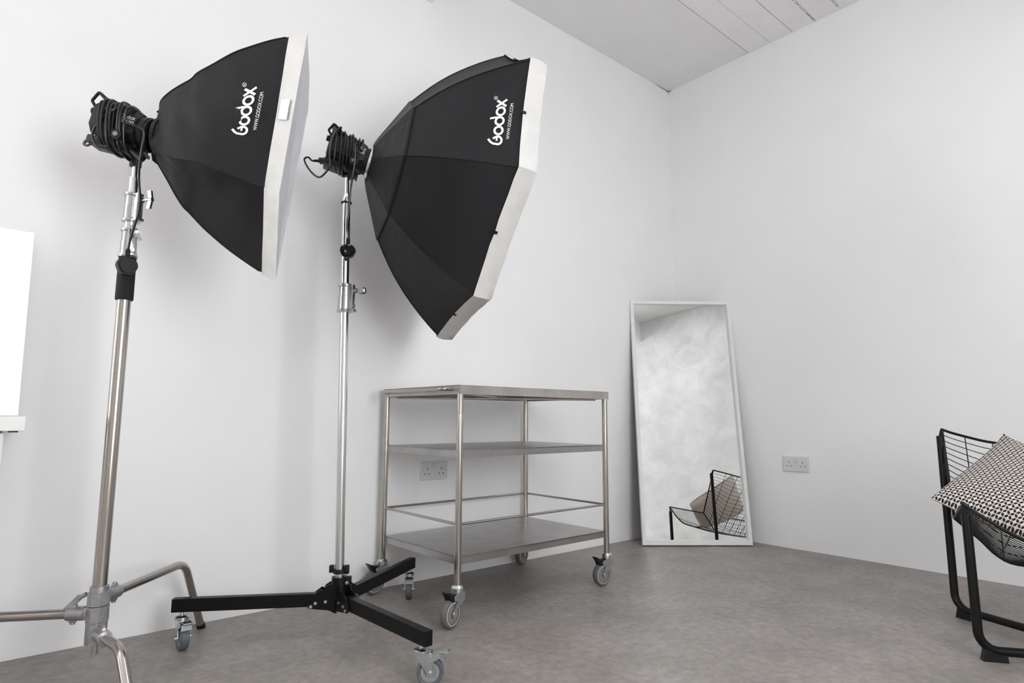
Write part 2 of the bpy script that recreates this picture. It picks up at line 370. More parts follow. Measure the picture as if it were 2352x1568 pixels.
def caster_small(parent, stem, trail, ztop, r, brake='zinc'):
    tr = V((trail[0], trail[1], 0)); L = tr.length; t = tr.normalized(); s = t.cross(Zv)
    S = V((stem[0], stem[1], 0)); axle = S + t*L + Zv*r; zt = ztop - .014
    mb = MB(); mb.cyl(S + Zv*(zt-.002), S + Zv*ztop, .006, n=12)
    mb.lathe(S + Zv*(zt-.008), Zv, [(0,0), (0,.021), (.002,.0225), (.005,.0222), (.009,.015), (.010,0)], 28)
    for k in (-1, 1):
        o = s*(k*.016)
        p = [S - t*.018 + Zv*(zt-.009), axle - t*.010 + Zv*.002, axle - t*.006 - Zv*.008, axle + t*.004 - Zv*.009, axle + t*.009 + Zv*.000, axle + t*.004 + Zv*.026, axle + t*.012 + Zv*.031, S + t*.052 + Zv*(zt-.022), S + t*.056 + Zv*(zt-.012), S + t*.016 + Zv*(zt-.008)]
        mb.prism([q + o for q in p], s*.0022)
    mb.box(S + t*.006 + Zv*(zt-.0095), (.046,.032,.0025), (t, s, Zv), .0008)
    mb.cyl(axle - s*.0235, axle + s*.0235, .0042, n=12); mb.cyl(S + t*.027 + Zv*(zt-.018) - s*.019, S + t*.027 + Zv*(zt-.018) + s*.019, .0035, n=10)
    c = obj('caster', mb, ZINC, parent)
    obj('wheel', MB().lathe(axle, s, [(-.0095, r*.70), (-.0115, r*.76), (-.0125, r*.9), (-.009, r*.985), (0, r), (.009, r*.985), (.0125, r*.9), (.0115, r*.76), (.0095, r*.70)], 44), BLUER, c)
    obj('wheel_disc', MB().lathe(axle, s, [(-.010,0), (-.0105, r*.42), (-.012, r*.46), (-.012, r*.68), (-.0095, r*.71), (.0095, r*.71), (.012, r*.68), (.012, r*.46), (.0105, r*.42), (.010,0)], 40), RIMM, c)
    b = MB(); o = S + Zv*(zt-.010)
    b.prism([o + t*a + Zv*z for a, z in [(.030,-.002), (.056,.000), (.076,-.003), (.080,.002), (.074,.004), (.054,.006), (.032,.003)]], s*.024)
    b.box(S + t*.060 + Zv*(zt-.022), (.003,.030,.018), (t, s, Zv))
    obj('brake_pedal', b, ZINC, c)
    return c

# ------------------------------------------------------------------ steel trolley
TX, TY, TH, TL, TW = 1.327, 1.864, .017, .82, .535
ta, tb = V((math.cos(TH), math.sin(TH), 0)), V((-math.sin(TH), math.cos(TH), 0))
def tp(u, v, z): return V((TX, TY, 0)) + ta*u + tb*v + Zv*z
tr = thing('utility_trolley', 'three tier stainless steel trolley on grey wheels against the left wall', 'trolley', tp(TL/2, TW/2, 0))
def sheet(z, th, out, lip=True):
    mb = MB(); A = (ta, tb, Zv); cx, cy = TL/2, TW/2
    mb.box(tp(cx, cy, z-.002), (TL+2*out, TW+2*out, .004), A)
    for k in (-1, 1):
        mb.box(tp(cx, cy + k*(TW/2+out-.001), z-th/2), (TL+2*out, .002, th), A); mb.box(tp(cx + k*(TL/2+out-.001), cy, z-th/2), (.002, TW+2*out, th), A)
        mb.box(tp(cx, cy + k*(TW/2+out-.008), z-th+.001), (TL+2*out-.01, .014, .002), A)
    return mb
LR = .0125
obj('top_shelf', sheet(.851, .034, .013), STEEL, tr)
br_ = MB()
for z in (.822,):
    br_.tube([tp(.03,.03,z), tp(TL-.03,TW-.03,z)], .006, 8); br_.tube([tp(TL-.03,.03,z-.006), tp(.03,TW-.03,z-.006)], .006, 8)
    for u in (.02, TL-.02): br_.box(tp(u, TW/2, z+.008), (.028, TW-.03, .004), (ta, tb, Zv))
obj('underside_brace', br_, STEEL, tr)
obj('middle_shelf', sheet(.6115, .028, -.002), SHELF, tr); obj('bottom_shelf', sheet(.231, .027, -.002), SHELF, tr)
cor = [(0,0), (TL,0), (0,TW), (TL,TW)]
for u, v in cor: obj('leg', MB().cyl(tp(u, v, .126), tp(u, v, .8465), LR, n=28), STEELT, tr)
for (a, b) in (((0,0),(TL,0)), ((TL,0),(TL,TW)), ((TL,TW),(0,TW)), ((0,TW),(0,0))):
    obj('guard_rail', MB().cyl(tp(*a, .3465), tp(*b, .3465), .0048, n=12), STEELT, tr)
hz = .836
obj('handle', MB().tube(fillet([tp(-.012, .035, hz), tp(-.060, .035, hz), tp(-.060, TW-.035, hz), tp(-.012, TW-.035, hz)], .018), .0065, 14), STEELT, tr)
for (u, v), t in zip(cor, ((-.0395,-.0143), (-.030,.002), (-.040,-.004), (-.036,-.012))): caster_big(tr, tp(u, v, 0), t, .137, .0490, (u, v) != (TL, TW))
tpz = [ (.752,.0), (.742,.0045), (.70,.003), (.66,.0032), (.612,.002)]
mb = MB(); P = []
for z, w in tpz:
    P.append([tp(-.0062, -.0116, z) + RIGHT*(-w) , tp(-.0062, -.0126, z) + RIGHT*w])
for k in range(len(P)):
    for q in range(2): P[k][q] = P[k][q] - FWD*.0012
mb.grid(P, False); obj('paint_drip', mb, WHITE, tr, label='white paint drip down the front leg')

# ------------------------------------------------------------------ softboxes
def shell_rows(ribs, m, sag):
    # ribs: list of equally long point lists around the box; returns rows (along) of closed rings
    n = len(ribs[0]); K = len(ribs); rows = []
    for i in range(n):
        cen = sum((r[i] for r in ribs), V((0,0,0)))/K; row = []
        for k in range(K):
            a, b = ribs[k][i], ribs[(k+1) % K][i]
            for j in range(m):
                t = j/m; p = a.lerp(b, t); d = (cen-p); s_ = sag*4*t*(1-t)*(a-b).length
                row.append(p + (d.normalized()*s_ if d.length > 1e-6 else V((0,0,0))))
        rows.append(row)
    return rows
def panel_fn(ra, rb, sag, cen):
    # surface point on the panel between two ribs; s along 0..1, t across 0..1
    def pick(r, s):
        x = s*(len(r)-1); i = min(int(x), len(r)-2); return r[i].lerp(r[i+1], x-i)
    def S(s, t):
        a, b = pick(ra, s), pick(rb, s); p = a.lerp(b, t); c = pick(cen, s); d = (c-p).normalized()
        return p + d*(sag*4*t*(1-t)*(a-b).length)
    return S
def solve_st(S, px, s=.7, t=.5):
    for _ in range(25):
        e = 1e-4; p0 = proj(S(s, t)); ps = proj(S(s+e, t)); pt = proj(S(s, t+e))
        a, b, c, d = (ps[0]-p0[0])/e, (pt[0]-p0[0])/e, (ps[1]-p0[1])/e, (pt[1]-p0[1])/e; D = a*d-b*c
        rx, ry = px[0]-p0[0], px[1]-p0[1]; s += max(-.2, min(.2, (d*rx-b*ry)/D)); t += max(-.2, min(.2, (-c*rx+a*ry)/D)); s = max(.02, min(.98, s)); t = max(-.05, min(1.05, t))
    return s, t
def strokes():
    def arc(cx, cy, r, a0, a1, n=28): return [(cx + r*math.cos(math.radians(a0+(a1-a0)*k/n)), cy + r*math.sin(math.radians(a0+(a1-a0)*k/n))) for k in range(n+1)]
    w = .107; R_ = .5-w; L = []
    L.append(([(.60,1.42), (.30,1.17), (.14,.92)] + arc(.5,.5,R_,165,400,40) + [(.66,.97)], w)); L.append(([(.84,.60), (.44,.60)], w*.8))
    L.append((arc(1.52,.5,R_,0,360,40), w)); L.append((arc(2.50,.5,R_,0,360,40), w)); L.append(([(2.885,.5), (2.885,.95), (2.80,1.46)], w*.95))
    L.append((arc(3.50,.5,R_,0,360,40), w)); L.append(([(3.99,.02), (4.65,.98)], w)); L.append(([(3.99,.98), (4.65,.02)], w))
    return L
def stroke_mesh(mb, pts, w, f):
    n = len(pts); P = []; closed = math.hypot(pts[0][0]-pts[-1][0], pts[0][1]-pts[-1][1]) < 1e-6
    for i in range(n):
        if closed and i in (0, n-1): a, b = pts[n-2], pts[1]
        else: a, b = pts[max(i-1, 0)], pts[min(i+1, n-1)]
        dx, dy = b[0]-a[0], b[1]-a[1]; l = math.hypot(dx, dy); nx_, ny_ = -dy/l*w, dx/l*w
        P.append([f(pts[i][0]+nx_, pts[i][1]+ny_), f(pts[i][0]-nx_, pts[i][1]-ny_)])
    mb.grid(P, False)
def glyphs(body, height):
    cu = bpy.data.curves.new('t', 'FONT'); cu.body = body; cu.size = 1; o = bpy.data.objects.new('t', cu); C.objects.link(o)
    dg = bpy.context.evaluated_depsgraph_get(); me = bpy.data.meshes.new_from_object(o.evaluated_get(dg))
    vs = [(v.co.x, v.co.y) for v in me.vertices]; fs = [tuple(p.vertices) for p in me.polygons]
    bpy.data.objects.remove(o); bpy.data.curves.remove(cu); bpy.data.meshes.remove(me)
    x0 = min(v[0] for v in vs); x1 = max(v[0] for v in vs); y0 = min(v[1] for v in vs); y1 = max(v[1] for v in vs)
    return [((x-x0)/(x1-x0), (y-y0)/(y1-y0)) for x, y in vs], fs
def prints(box, S, outer, O, X, Y, uO, uX, uY, rC, rr):
    def mapper(O, X, Y, sx=1, off=.0012):
        a, b, c = solve_st(S, O), solve_st(S, X), solve_st(S, Y)
        def f(x, y):
            x /= sx; s = a[0] + (b[0]-a[0])*x + (c[0]-a[0])*y; t = a[1] + (b[1]-a[1])*x + (c[1]-a[1])*y
            p = S(s, t); e = 1e-3; n = (S(s+e, t)-p).cross(S(s, t+e)-p).normalized()
            if n.dot(CAM-p) < 0: n = -n
            return p + n*off
        return f
    f = mapper(O, X, Y, 4.65); mb = MB()
    for pts, w in strokes(): stroke_mesh(mb, pts, w, f)
    obj('printed_logo', mb, LOGO, box, fixn=False, label='white printed logo')
    f2 = mapper(uO, uX, uY); vs, fs = glyphs('WWW.GODOX.COM', 1); mb = MB().add([f2(x, y) for x, y in vs], fs, False)
    obj('printed_address', mb, LOGO, box, fixn=False, label='white printed web address')
    mb = MB(); c = solve_st(S, rC); up_ = solve_st(S, (rC[0], rC[1]-rr)); rt = solve_st(S, (rC[0]-rr, rC[1]))
    def f3(x, y): 
        s = c[0] + (up_[0]-c[0])*x + (rt[0]-c[0])*y; t = c[1] + (up_[1]-c[1])*x + (rt[1]-c[1])*y; p = S(s, t); e = 1e-3; n = (S(s+e, t)-p).cross(S(s, t+e)-p).normalized()
        if n.dot(CAM-p) < 0: n = -n
        return p + n*.0012
    stroke_mesh(mb, [(math.cos(2*PI*k/24)*.9, math.sin(2*PI*k/24)*.9) for k in range(25)], .10, f3)
    vs, fs = glyphs('R', 1); mb.add([f3((x-.5)*.8, (y-.5)*1.0) for x, y in vs], fs, False)
    obj('printed_mark', mb, LOGO, box, fixn=False)

# --- big octagonal softbox on the middle stand
def frame(az, el):
    a = V((math.cos(el)*math.cos(az), math.cos(el)*math.sin(az), math.sin(el))); s = a.cross(Zv).normalized(); u = s.cross(a); return a, u, s
a2, u2, s2 = frame(-.336, -.176); roll = .976
P2 = at(852, 375, 2.245); R2, D2 = .562, .401
def oct_dir(k): an = roll + k*PI/4; return u2*math.cos(an) + s2*math.sin(an)
prof = [(.232,.070), (.262,.088), (.315,.126), (.365,.166), (.420,.218), (.475,.280), (.525,.345), (R2, D2)]
pr = spline([V((r, z, 0)) for r, z in prof], 3)
ribs2 = [[P2 + a2*p.y + oct_dir(k)*p.x for p in pr] for k in range(8)]
cen2 = [P2 + a2*p.y for p in pr]
sb2 = thing('softbox', 'large octagonal black softbox with white rim on the middle stand', 'softbox', P2, 'black softboxes mounted on the lamps')
obj('fabric_shell', MB().grid(shell_rows(ribs2, 8, .035), True, True), CLOTH, sb2, sharp=14, fixn=False)
sl = [[P2 + a2*z + oct_dir(k)*r for r, z in ((.074,-.006), (.10,.004), (.18,.042), (.262,.080), (.268,.086), (.264,.091), (.252,.086))] for k in range(8)]
obj('inner_sleeve', MB().grid(shell_rows(sl, 8, .03), True, True), SLEEVE, sb2, sharp=20, fixn=False)
mb = MB()
for k in range(8): mb.tube([p + (p-c).normalized()*.0006 for p, c in zip(ribs2[k], cen2)], .0026, 6)
obj('seam_piping', mb, CLOTH, sb2)
def jit(p, k, amp): return p + V((noise.noise(V((k*.7, 1, 3))), noise.noise(V((k*.7, 5, 2))), noise.noise(V((k*.7, 9, 1)))))*amp
lipL = .052
rows = []
for q, (dr, dz) in enumerate(((.003,-.012), (.006,0), (.007,.015), (.004,lipL*.6), (.002,lipL-.004), (-.002,lipL), (-.008,lipL-.003))):
    row = []
    for k in range(8):
        A, B = (P2 + a2*(D2+dz) + oct_dir(j)*(R2+dr) for j in (k, k+1))
        for j in range(10):
            t = j/10; p = A.lerp(B, t); d = (P2+a2*D2-p).normalized(); p = p + d*(.035*4*t*(1-t)*(A-B).length)*(1 if dz < .01 else .75); row.append(jit(p, (k*10+j)*1.1+q*3, .004 if 1 < q < 5 else .002))
    rows.append(row)
obj('white_rim', MB().grid(rows, True, True), WCLOTH, sb2, sharp=50, fixn=False)
cf = P2 + a2*(D2+lipL-.018); edge = rows[-1]; R_ = [[p.lerp(cf, t) + a2*(-.012*t) for p in edge] for t in (0, .3, .6, .98)]
obj('front_diffuser', MB().grid(R_, True, True), DIFF, sb2, fixn=False)
for k in (7, 0, 1, 2):
    A, B = ribs2[k][-1], ribs2[(k+1) % 8][-1]; p = (A+B)/2; d = (P2+a2*D2-p).normalized(); p += d*(.035*(A-B).length) - a2*.010 - d*.004
    obj('hook_tab', MB().box(p, (.016, .010, .006), (a2, (B-A).normalized(), d), .001), BLACKG, sb2)
S2 = panel_fn(ribs2[0], ribs2[1], .035, cen2)
prints(sb2, S2, 1, (1153.5,335), (1165.5,229), (1130,333), (1169.7,320.5), (1180.5,237.5), (1162.2,320.5), (1139.3,225.4), 4.2)

# --- softer softbox on the left stand, its loose cloth sagging between few ribs
a1, u1, s1 = frame(-.60, -.15)
P1 = at(352, 312, 1.785); F0 = P1 + a1*.42; Rm = P1 + a1*.37
face = [on_plane(x, y, F0, a1) for x, y in ((706,76), (711,172), (708,250), (673,437), (633,644), (641,444))]
rim = [on_plane(x, y, Rm, a1) for x, y in ((669,84), (674,178), (672,262), (640,446), (606,629), (612,431))]
def dep(p): return (p-CAM).dot(FWD)
def rib(pix, end, d0, bulge):
    n = len(pix); d1 = dep(end); out = []
    for i, (x, y) in enumerate(pix): t = i/n; out.append(at(x, y, d0 + (d1-d0)*t - bulge*math.sin(PI*t)))
    return spline(out + [end], 5)
ra = rib([(368,262), (367.5,240), (374,226), (392,210), (414,196), (440,181), (454,167), (492,146), (537,121), (582,105), (626,92)], rim[0], 1.785, .0)
rb = rib([(343,318), (347,332), (370,346), (399,361), (428,366), (457,373), (497,389), (537,404), (575,420)], rim[5], 1.745, .05)
rc = rib([(346,346), (358,368), (375,397), (388,420), (402,446), (420,474), (436,490), (470,526), (521,570), (565,602)], rim[4], 1.79, -.02)
def hid(end, o): 
    s0 = P1 + o*.07; m_ = s0.lerp(end, .3) + o*.06; m2 = s0.lerp(end, .65) + o*.045
    return spline([s0, s0.lerp(m_, .5), m_, m_.lerp(m2, .6), m2 + (end-m2)*.35], 5)[:-1] + [m2.lerp(end, .35 + .65*k/5) for k in range(6)]
def fit_n(r, n): 
    out = []
    for i in range(n): x = i*(len(r)-1)/(n-1); j = min(int(x), len(r)-2); out.append(r[j].lerp(r[j+1], x-j))
    return out
def odir(p): d = p-P1; d -= a1*d.dot(a1); return d.normalized()
rg_, rh, rf = (hid(rim[k], odir(rim[k])) for k in (2, 1, 3))
n1 = 40; ribs1 = [fit_n(r, n1) for r in (ra, rh, rg_, rf, rc, rb)]
cen1 = [sum((r[i] for r in ribs1), V((0,0,0)))/6 for i in range(n1)]
sb1 = thing('softbox', 'smaller sagging black softbox with loose cloth on the left stand', 'softbox', P1, 'black softboxes mounted on the lamps')
rows = shell_rows(ribs1, 9, .015)
for i, row in enumerate(rows):
    for j in range(len(row)):
        s_ = i/(n1-1); w = math.sin(PI*min(1, s_*1.02))*(1 if j % 9 else .25)
        row[j] = row[j] + (row[j]-cen1[i]).normalized()*(.012*w*noise.noise(V((i*.14, j*.13, 3.1))) + .011*w*noise.noise(V((i*.11+j*.25, j*.35, 8))))
obj('speed_ring', MB().lathe(P1 + a1*.008, a1, [(.004,.0), (.004,.050), (.007,.054), (.016,.054), (.018,.050), (.018,0)], 36).lathe(P1, a1, [(.012,.050), (.05,.046), (.05,0)], 30), BLACK, sb1)
obj('fabric_shell', MB().grid(rows, True, True), CLOTH, sb1, sharp=24, fixn=False)
mb = MB()
for r_ in (ribs1[0], ribs1[4], ribs1[5]): mb.tube(r_[2:-1], .0022, 6)
obj('seam_piping', mb, CLOTH, sb1)
def band(A, B, m, o, q):
    row = []
    for k in range(len(A)):
        for j in range(m):
            p = A[k].lerp(A[(k+1) % len(A)], j/m); row.append(jit(p + o, (k*m+j)*.9+q*5, .0015))
    return row
rows = [band([p - a1*.006 + odir(p)*.002 for p in rim], 0, 8, V(), 0), band([p + odir(p)*.004 for p in rim], 0, 8, V(), 1), band([r_.lerp(f_, .2) + odir(r_)*.004 for r_, f_ in zip(rim, face)], 0, 8, V(), 2), band([r_.lerp(f_, .92) + odir(r_)*.001 for r_, f_ in zip(rim, face)], 0, 8, V(), 3), band([f_ for f_ in face], 0, 8, V(), 4), band([f_ - odir(f_)*.006 for f_ in face], 0, 8, V(), 5)]
obj('white_rim', MB().grid(rows, True, True), WCLOTH, sb1, sharp=40, fixn=False)
cf = sum(face, V())/6 - a1*.004; R_ = [[p.lerp(cf, t) - a1*(.003*t) + a1*(.004*noise.noise(p.lerp(cf, t)*14) if 0 < t < 1 else 0) for p in rows[-1]] for t in (0, .12, .25, .4, .55, .7, .85, .99)]
obj('front_diffuser', MB().grid(R_, True, True), DIFF, sb1, fixn=False)
n_ = (face[0]-rim[0]).cross(face[5]-face[0]).normalized()
if n_.dot(CAM-face[0]) < 0: n_ = -n_
o_ = at(652, 245, dep(rim[0].lerp(face[5], .45)))
mb = MB(); q0, q1 = rim[0].lerp(rim[5], .42), rim[0].lerp(rim[5], .55); f0_, f1_ = face[0].lerp(face[5], .42), face[0].lerp(face[5], .55)
qq = [q0.lerp(f0_, .12), q0.lerp(f0_, .72), q1.lerp(f1_, .72), q1.lerp(f1_, .12)]
mb.prism([p + n_*.0052 for p in qq], n_*.001); obj('cloth_tag', mb, TAG, sb1, label='white cloth tag')
S1 = panel_fn(ribs1[0], ribs1[5], .015, cen1)
def S1n(s, t): return S1(s, t) 
prints(sb1, S1n, 1, (567.5,312), (590.6,200.6), (542,309.5), (589.5,299.5), (607.0,211.5), (581,299.0), (562,195), 4.8)

# ------------------------------------------------------------------ lamps
def lamp(name_label, cordlabel, P, a, u, s, stud, plug_at, route, seed, silver):
    rnd = random.Random(seed); rr_ = 1.0 if silver else .80; t = thing('studio_lamp', name_label, 'studio lamp', stud, 'black lamps behind the softboxes')
    def q(x, y, z): return P + a*(x*.83) + s*y + u*z     # x forward, y towards the camera, z up
    def ring(x, w, h, ch, zc=0):
        pts = [(w/2-ch, h/2), (w/2, h/2-ch), (w/2, -h/2+ch), (w/2-ch, -h/2), (-w/2+ch, -h/2), (-w/2, -h/2+ch), (-w/2, h/2-ch), (-w/2+ch, h/2)]
        return [q(x, y, z+zc) for y, z in pts]
    secs = [ring(-.186,.001,.001,.0002,.006), ring(-.186,.080,.076,.016,.006), ring(-.180,.094,.092,.018,.006), ring(-.100,.106,.104,.020,.004), ring(-.045,.104,.102,.026), ring(-.030,.100,.098,.029), ring(-.030,.001,.001,.0002)]
    mb = MB().grid(secs, False, True)
    mb.lathe(q(-.034,0,0), a, [(0,0), (0,.048), (.022,.050), (.024,0)], 36)
    mb.box(q(-.115,0,-.060), (.115,.070,.024), (a, s, u), .005)
    obj('lamp_housing', mb, BLACK, t)
    obj('mounting_ring', MB().lathe(q(-.012,0,0), a, [(0,.0), (0,.056*rr_), (.002,.060*rr_), (.011,.060*rr_), (.013,.055*rr_), (.013,0)], 44), SATIN if silver else BLACK, t)
    for k in range(4):
        x = -.158 + k*.015; obj('vent_slot', MB().prism([q(x-.001,.0508,-.022), q(x+.003,.0508,-.022), q(x+.021,.0522,.024), q(x+.017,.0522,.024)], s*.003), HOLE, t)
    # lettering on the housing
    for body, z0, h, w in (('Godox', .014, .012, .050), ('DS300', .000, .011, .048)):
        vs, fs = glyphs(body, 1); obj('printed_name', MB().add([q(-.082+w*x, .0545, z0+h*y) for x, y in vs], fs, False), LOGO, t, fixn=False)
    hb = MB()
    for k in (-1, 1): hb.tube(fillet([q(-.135, k*.034, .052), q(-.190, k*.034, .078), q(-.204, k*.034, .048), q(-.183, k*.034, .030)], .006, 4), .0042, 8)
    hb.prism([q(-.136,0,.048), q(-.190,0,.081), q(-.198,0,.077), q(-.150,0,.050)], s*.068)
    obj('carry_handle', hb, BLACKG, t)
    obj('control_knob', MB().cyl(q(-.184,.020,.024), q(-.202,.020,.024), .011, .010, 18), BLACKG, t)
    # yoke: two cheeks beside the body, joined under it on the stud socket
    piv = q(-.066, 0, -.042); st = V(stud); yk = MB(); top = st + Zv*.062
    for k in (-1, 1): yk.prism([piv + s*(.058*k) + a*.016, piv + s*(.058*k) + u*.014, piv + s*(.058*k) - a*.016, top + s*(.040*k) - a*.017 - Zv*.010, top + s*(.040*k) + a*.017 - Zv*.010], s*.005)
    yk.box(top - Zv*.010, (.036, .084, .012), (a, s, Zv), .002); yk.cyl(st + Zv*.003, top, .0155, .0175, 24)
    yk.cyl(piv + s*.056, piv + s*.070, .014, n=20)
    obj('yoke', yk, BLACK, t)
    obj('lock_bolt', MB().cyl(piv + s*.069, piv + s*.0735, .0065, n=16), RIMG, t)
    lv = MB().tube([top - Zv*.018 + s*.02, top - Zv*.022 + s*.045, top - Zv*.050 + s*.055 + a*.045], [.006, .006, .0065], 10)
    obj('tilt_lever', lv, BLACK, t)
    # inlet plug and the power cord wound round the body
    ip, idir = route[0], route[1]
    pts = [ip + idir*.028, ip + idir*.046] + list(route[2])
    turns = 8; n = 14; sg = lambda v, p=.8: math.copysign(abs(v)**p, v)
    for k in range(turns*n):
        an = PI*.5 - 2*PI*k/n; f_ = k/(turns*n); nz = lambda c: noise.noise(V((k*.11, seed, c)))
        x = -.150 + .105*f_ + .016*nz(1) + .020*math.sin(an)*(-1) 
        ry, rz = .060 + .003*(k//n % 2) + .004*nz(2), .061 + .004*(k//n % 3) + .008*abs(nz(3))
        pts.append(q(x, ry*sg(math.cos(an)), rz*sg(math.sin(an)) - (.010 if math.sin(an) < -.4 else 0)))
    pts.append(q(-.055, .066, .045)); pts.append(q(-.045, .070, .0))
    pts += [V(p) for p in plug_at[0]]
    cord = obj('power_cord', MB().tube(spline(pts, 5), .0034, 8), RUBBERC, t, label=cordlabel)
    sd_ = idir.cross(Zv).normalized(); obj('inlet_plug', MB().box(ip, (.040, .024, .018), (idir, sd_, idir.cross(sd_)), .003).cyl(ip + idir*.018, ip + idir*.040, .0060, .0042, 12), BLACKG, cord)
    # three pin mains plug hanging on the end
    e = V(plug_at[0][-1]); X, Y, Zp = plug_at[1]
    pl = MB(); pl.tube([e + Zp*.004, e - Zp*.024], [.0048, .0062], 12)
    for k in range(5): pl.cyl(e - Zp*(.001+k*.0048), e - Zp*(.0035+k*.0048), .0066, n=12)
    pg = []
    for k in range(24):
        an = 2*PI*k/24; x, y = math.cos(an), math.sin(an); pg.append(e - Zp*(.046 - .023*math.copysign(abs(y)**.7, y)) + X*(.0255*math.copysign(abs(x)**.75, x)*(1.0 if y > -.2 else .86)))
    pl.prism(pg, Y*.017); pl.prism([e - Zp*.044 + (p-(e - Zp*.044))*.80 for p in pg], Y*.026)
    po = obj('mains_plug', pl, BLACKG, cord)
    c_ = e - Zp*.044
    obj('plug_pins', MB().box(c_ + Zp*.013 - X*.011 + Y*.020, (.0064,.018,.004), (X, Y, Zp)).box(c_ + Zp*.013 + X*.011 + Y*.020, (.0064,.018,.004), (X, Y, Zp)).box(c_ - Zp*.009 + Y*.022, (.004,.022,.008), (X, Y, Zp)), BRASS, cord)
    return t
# left stand lamp
PX1, PY1 = .262, 2.010
fh = V((FWD.x, FWD.y, 0)).normalized(); rh_ = V((RIGHT.x, RIGHT.y, 0)).normalized()
al1, ul1, sl1 = frame(-.62, -.22)
lamp('black studio lamp behind the left softbox, its cord wound tightly round it', 'black power cord wound round the housing', at(350, 313, 1.78), al1, ul1, sl1, (PX1, PY1, 1.447),
     ([at(330,300,1.71), at(326,340,1.705), at(321,375,1.71), at(319,410,1.72), at(321,440,1.715), at(322,460,1.71), at(318,490,1.70), at(308,520,1.70), at(299,550,1.695), at(294,575,1.69)], (fh*.75 + rh_*.66, -rh_*.75 + fh*.66, Zv)),
     (at(232,323,1.79), (-rh_ - Zv*.02).normalized(), [at(197,325,1.78), at(192,330,1.76), at(200,334,1.745), at(214,328,1.735), at(232,322,1.735), at(246,330,1.73), at(240,338,1.725), at(224,335,1.72), at(213,320,1.72), at(214,300,1.72), at(230,277,1.72), at(256,254,1.72), at(272,247,1.74)]), 3, False)
# middle stand lamp
MB0, MB1 = V((.941, 1.996, 0)), V((.912, 2.006, 1.60))
def mp_(z): return MB0.lerp(MB1, z/1.60)*1.0 if False else V((MB0.x + (MB1.x-MB0.x)*z/1.6, MB0.y + (MB1.y-MB0.y)*z/1.6, z))
al2, ul2, sl2 = frame(-.40, -.26)
lamp('black studio lamp with a silver ring behind the large octagonal softbox', 'black power cord wound loosely round the housing', at(851, 375, 2.24), al2, ul2, sl2, mp_(1.588),
     ([at(818,330,2.135), at(816,365,2.135), at(811,400,2.14), at(806,430,2.15), at(803,460,2.15), at(801,490,2.15), at(797,515,2.15), at(799,535,2.15), at(800,548,2.15)], (rh_, -fh, Zv)),
     (at(746,370,2.21), (-rh_ + Zv*.04).normalized(), [at(708,361,2.20), at(699,366,2.20), at(706,383,2.19), at(720,400,2.18), at(734,407,2.17), at(748,396,2.16), at(757,380,2.15), at(757,350,2.15), at(762,320,2.15), at(774,298,2.16), at(784,293,2.18)]), 9, True)

# ------------------------------------------------------------------ left stand (bent tube legs)
ls = thing('light_stand', 'heavy brushed steel light stand on three bent tube legs at the left', 'light stand', (PX1, PY1, 0), 'light stands holding the softboxes')
pc = lambda z: V((PX1, PY1, z))
obj('column', MB().cyl(pc(.137), pc(1.075), .0175, n=32), STEELT, ls)
obj('foam_grip', MB().lathe(pc(1.055), Zv, [(0,.0178), (0,.0215), (.004,.0228), (.122,.0222), (.124,.018)], 32), GRIP, ls, label='black foam grip sleeve')
def tknob(parent, o, d, w, L, m):
    # winged tightening screw: o on the collar, d outwards, w wing direction
    d = V(d).normalized(); w = V(w).normalized(); n = d.cross(w)
    mb = MB().cyl(o, o + d*.012, .0075, n=16).cyl(o + d*.010, o + d*(L-.014), .0035, n=12).cyl(o + d*(L-.018), o + d*(L+.002), .0058, n=14)
    c = o + d*(L-.005); mb.prism([c + w*.006 - d*.006, c + w*.026 - d*.010, c + w*.027 + d*.002, c + w*.006 + d*.006, c - w*.006 + d*.006, c - w*.027 + d*.002, c - w*.026 - d*.010, c - w*.006 - d*.006], n*.007)
    return obj('wing_screw', mb, m, parent)
def collar(parent, f, z0, z1, r, side, m):
    h = z1-z0; mb = MB().lathe(f(z0), Zv, [(0,r*.7), (0,r*1.22), (.004,r*1.28), (.008,r*1.22), (.010,r*1.06), (h*.55,r*1.04), (h*.56,r*.98), (h-.010,r*.96), (h-.008,r*1.14), (h-.003,r*1.18), (h,r*1.12), (h,r*.6)], 36)
    c = f((z0+z1)/2) + side*(r*1.15); n = side.cross(Zv)
    mb.box(c, (r*.9, r*1.1, h*.86), (side, n, Zv), .002); mb.box(f(z0+.006) + side*(r*1.3), (r*1.1, r*1.3, .010), (side, n, Zv), .002); mb.box(f(z1-.006) + side*(r*1.2), (r*.9, r*1.1, .009), (side, n, Zv), .002)
    mb.cyl(c + side*(r*.4) - Zv*(h*.28), c + side*(r*.62) - Zv*(h*.28), .0062, n=12)
    return obj('collar', mb, m, parent)
sd = (rh_ - fh*.25).normalized(); sd2 = (rh_ - fh*.9).normalized()
collar(ls, pc, 1.178, 1.262, .0195, sd2, CAST); collar(ls, pc, 1.283, 1.368, .0185, sd, CAST)
obj('middle_tube', MB().cyl(pc(1.25), pc(1.300), .0150, n=28), SATIN, ls); obj('upper_tube', MB().cyl(pc(1.36), pc(1.412), .0128, n=28).cyl(pc(1.408), pc(1.4135), .0138, n=24), CHROME, ls)
obj('stud', MB().cyl(pc(1.41), pc(1.4495), .0080, n=24), CHROME, ls)
tknob(ls, pc(1.345) + sd*.024, sd, Zv, .044, CAST); tknob(ls, pc(1.240) + sd2*.024, sd2, (Zv*1 - rh_*.7), .040, CAST)
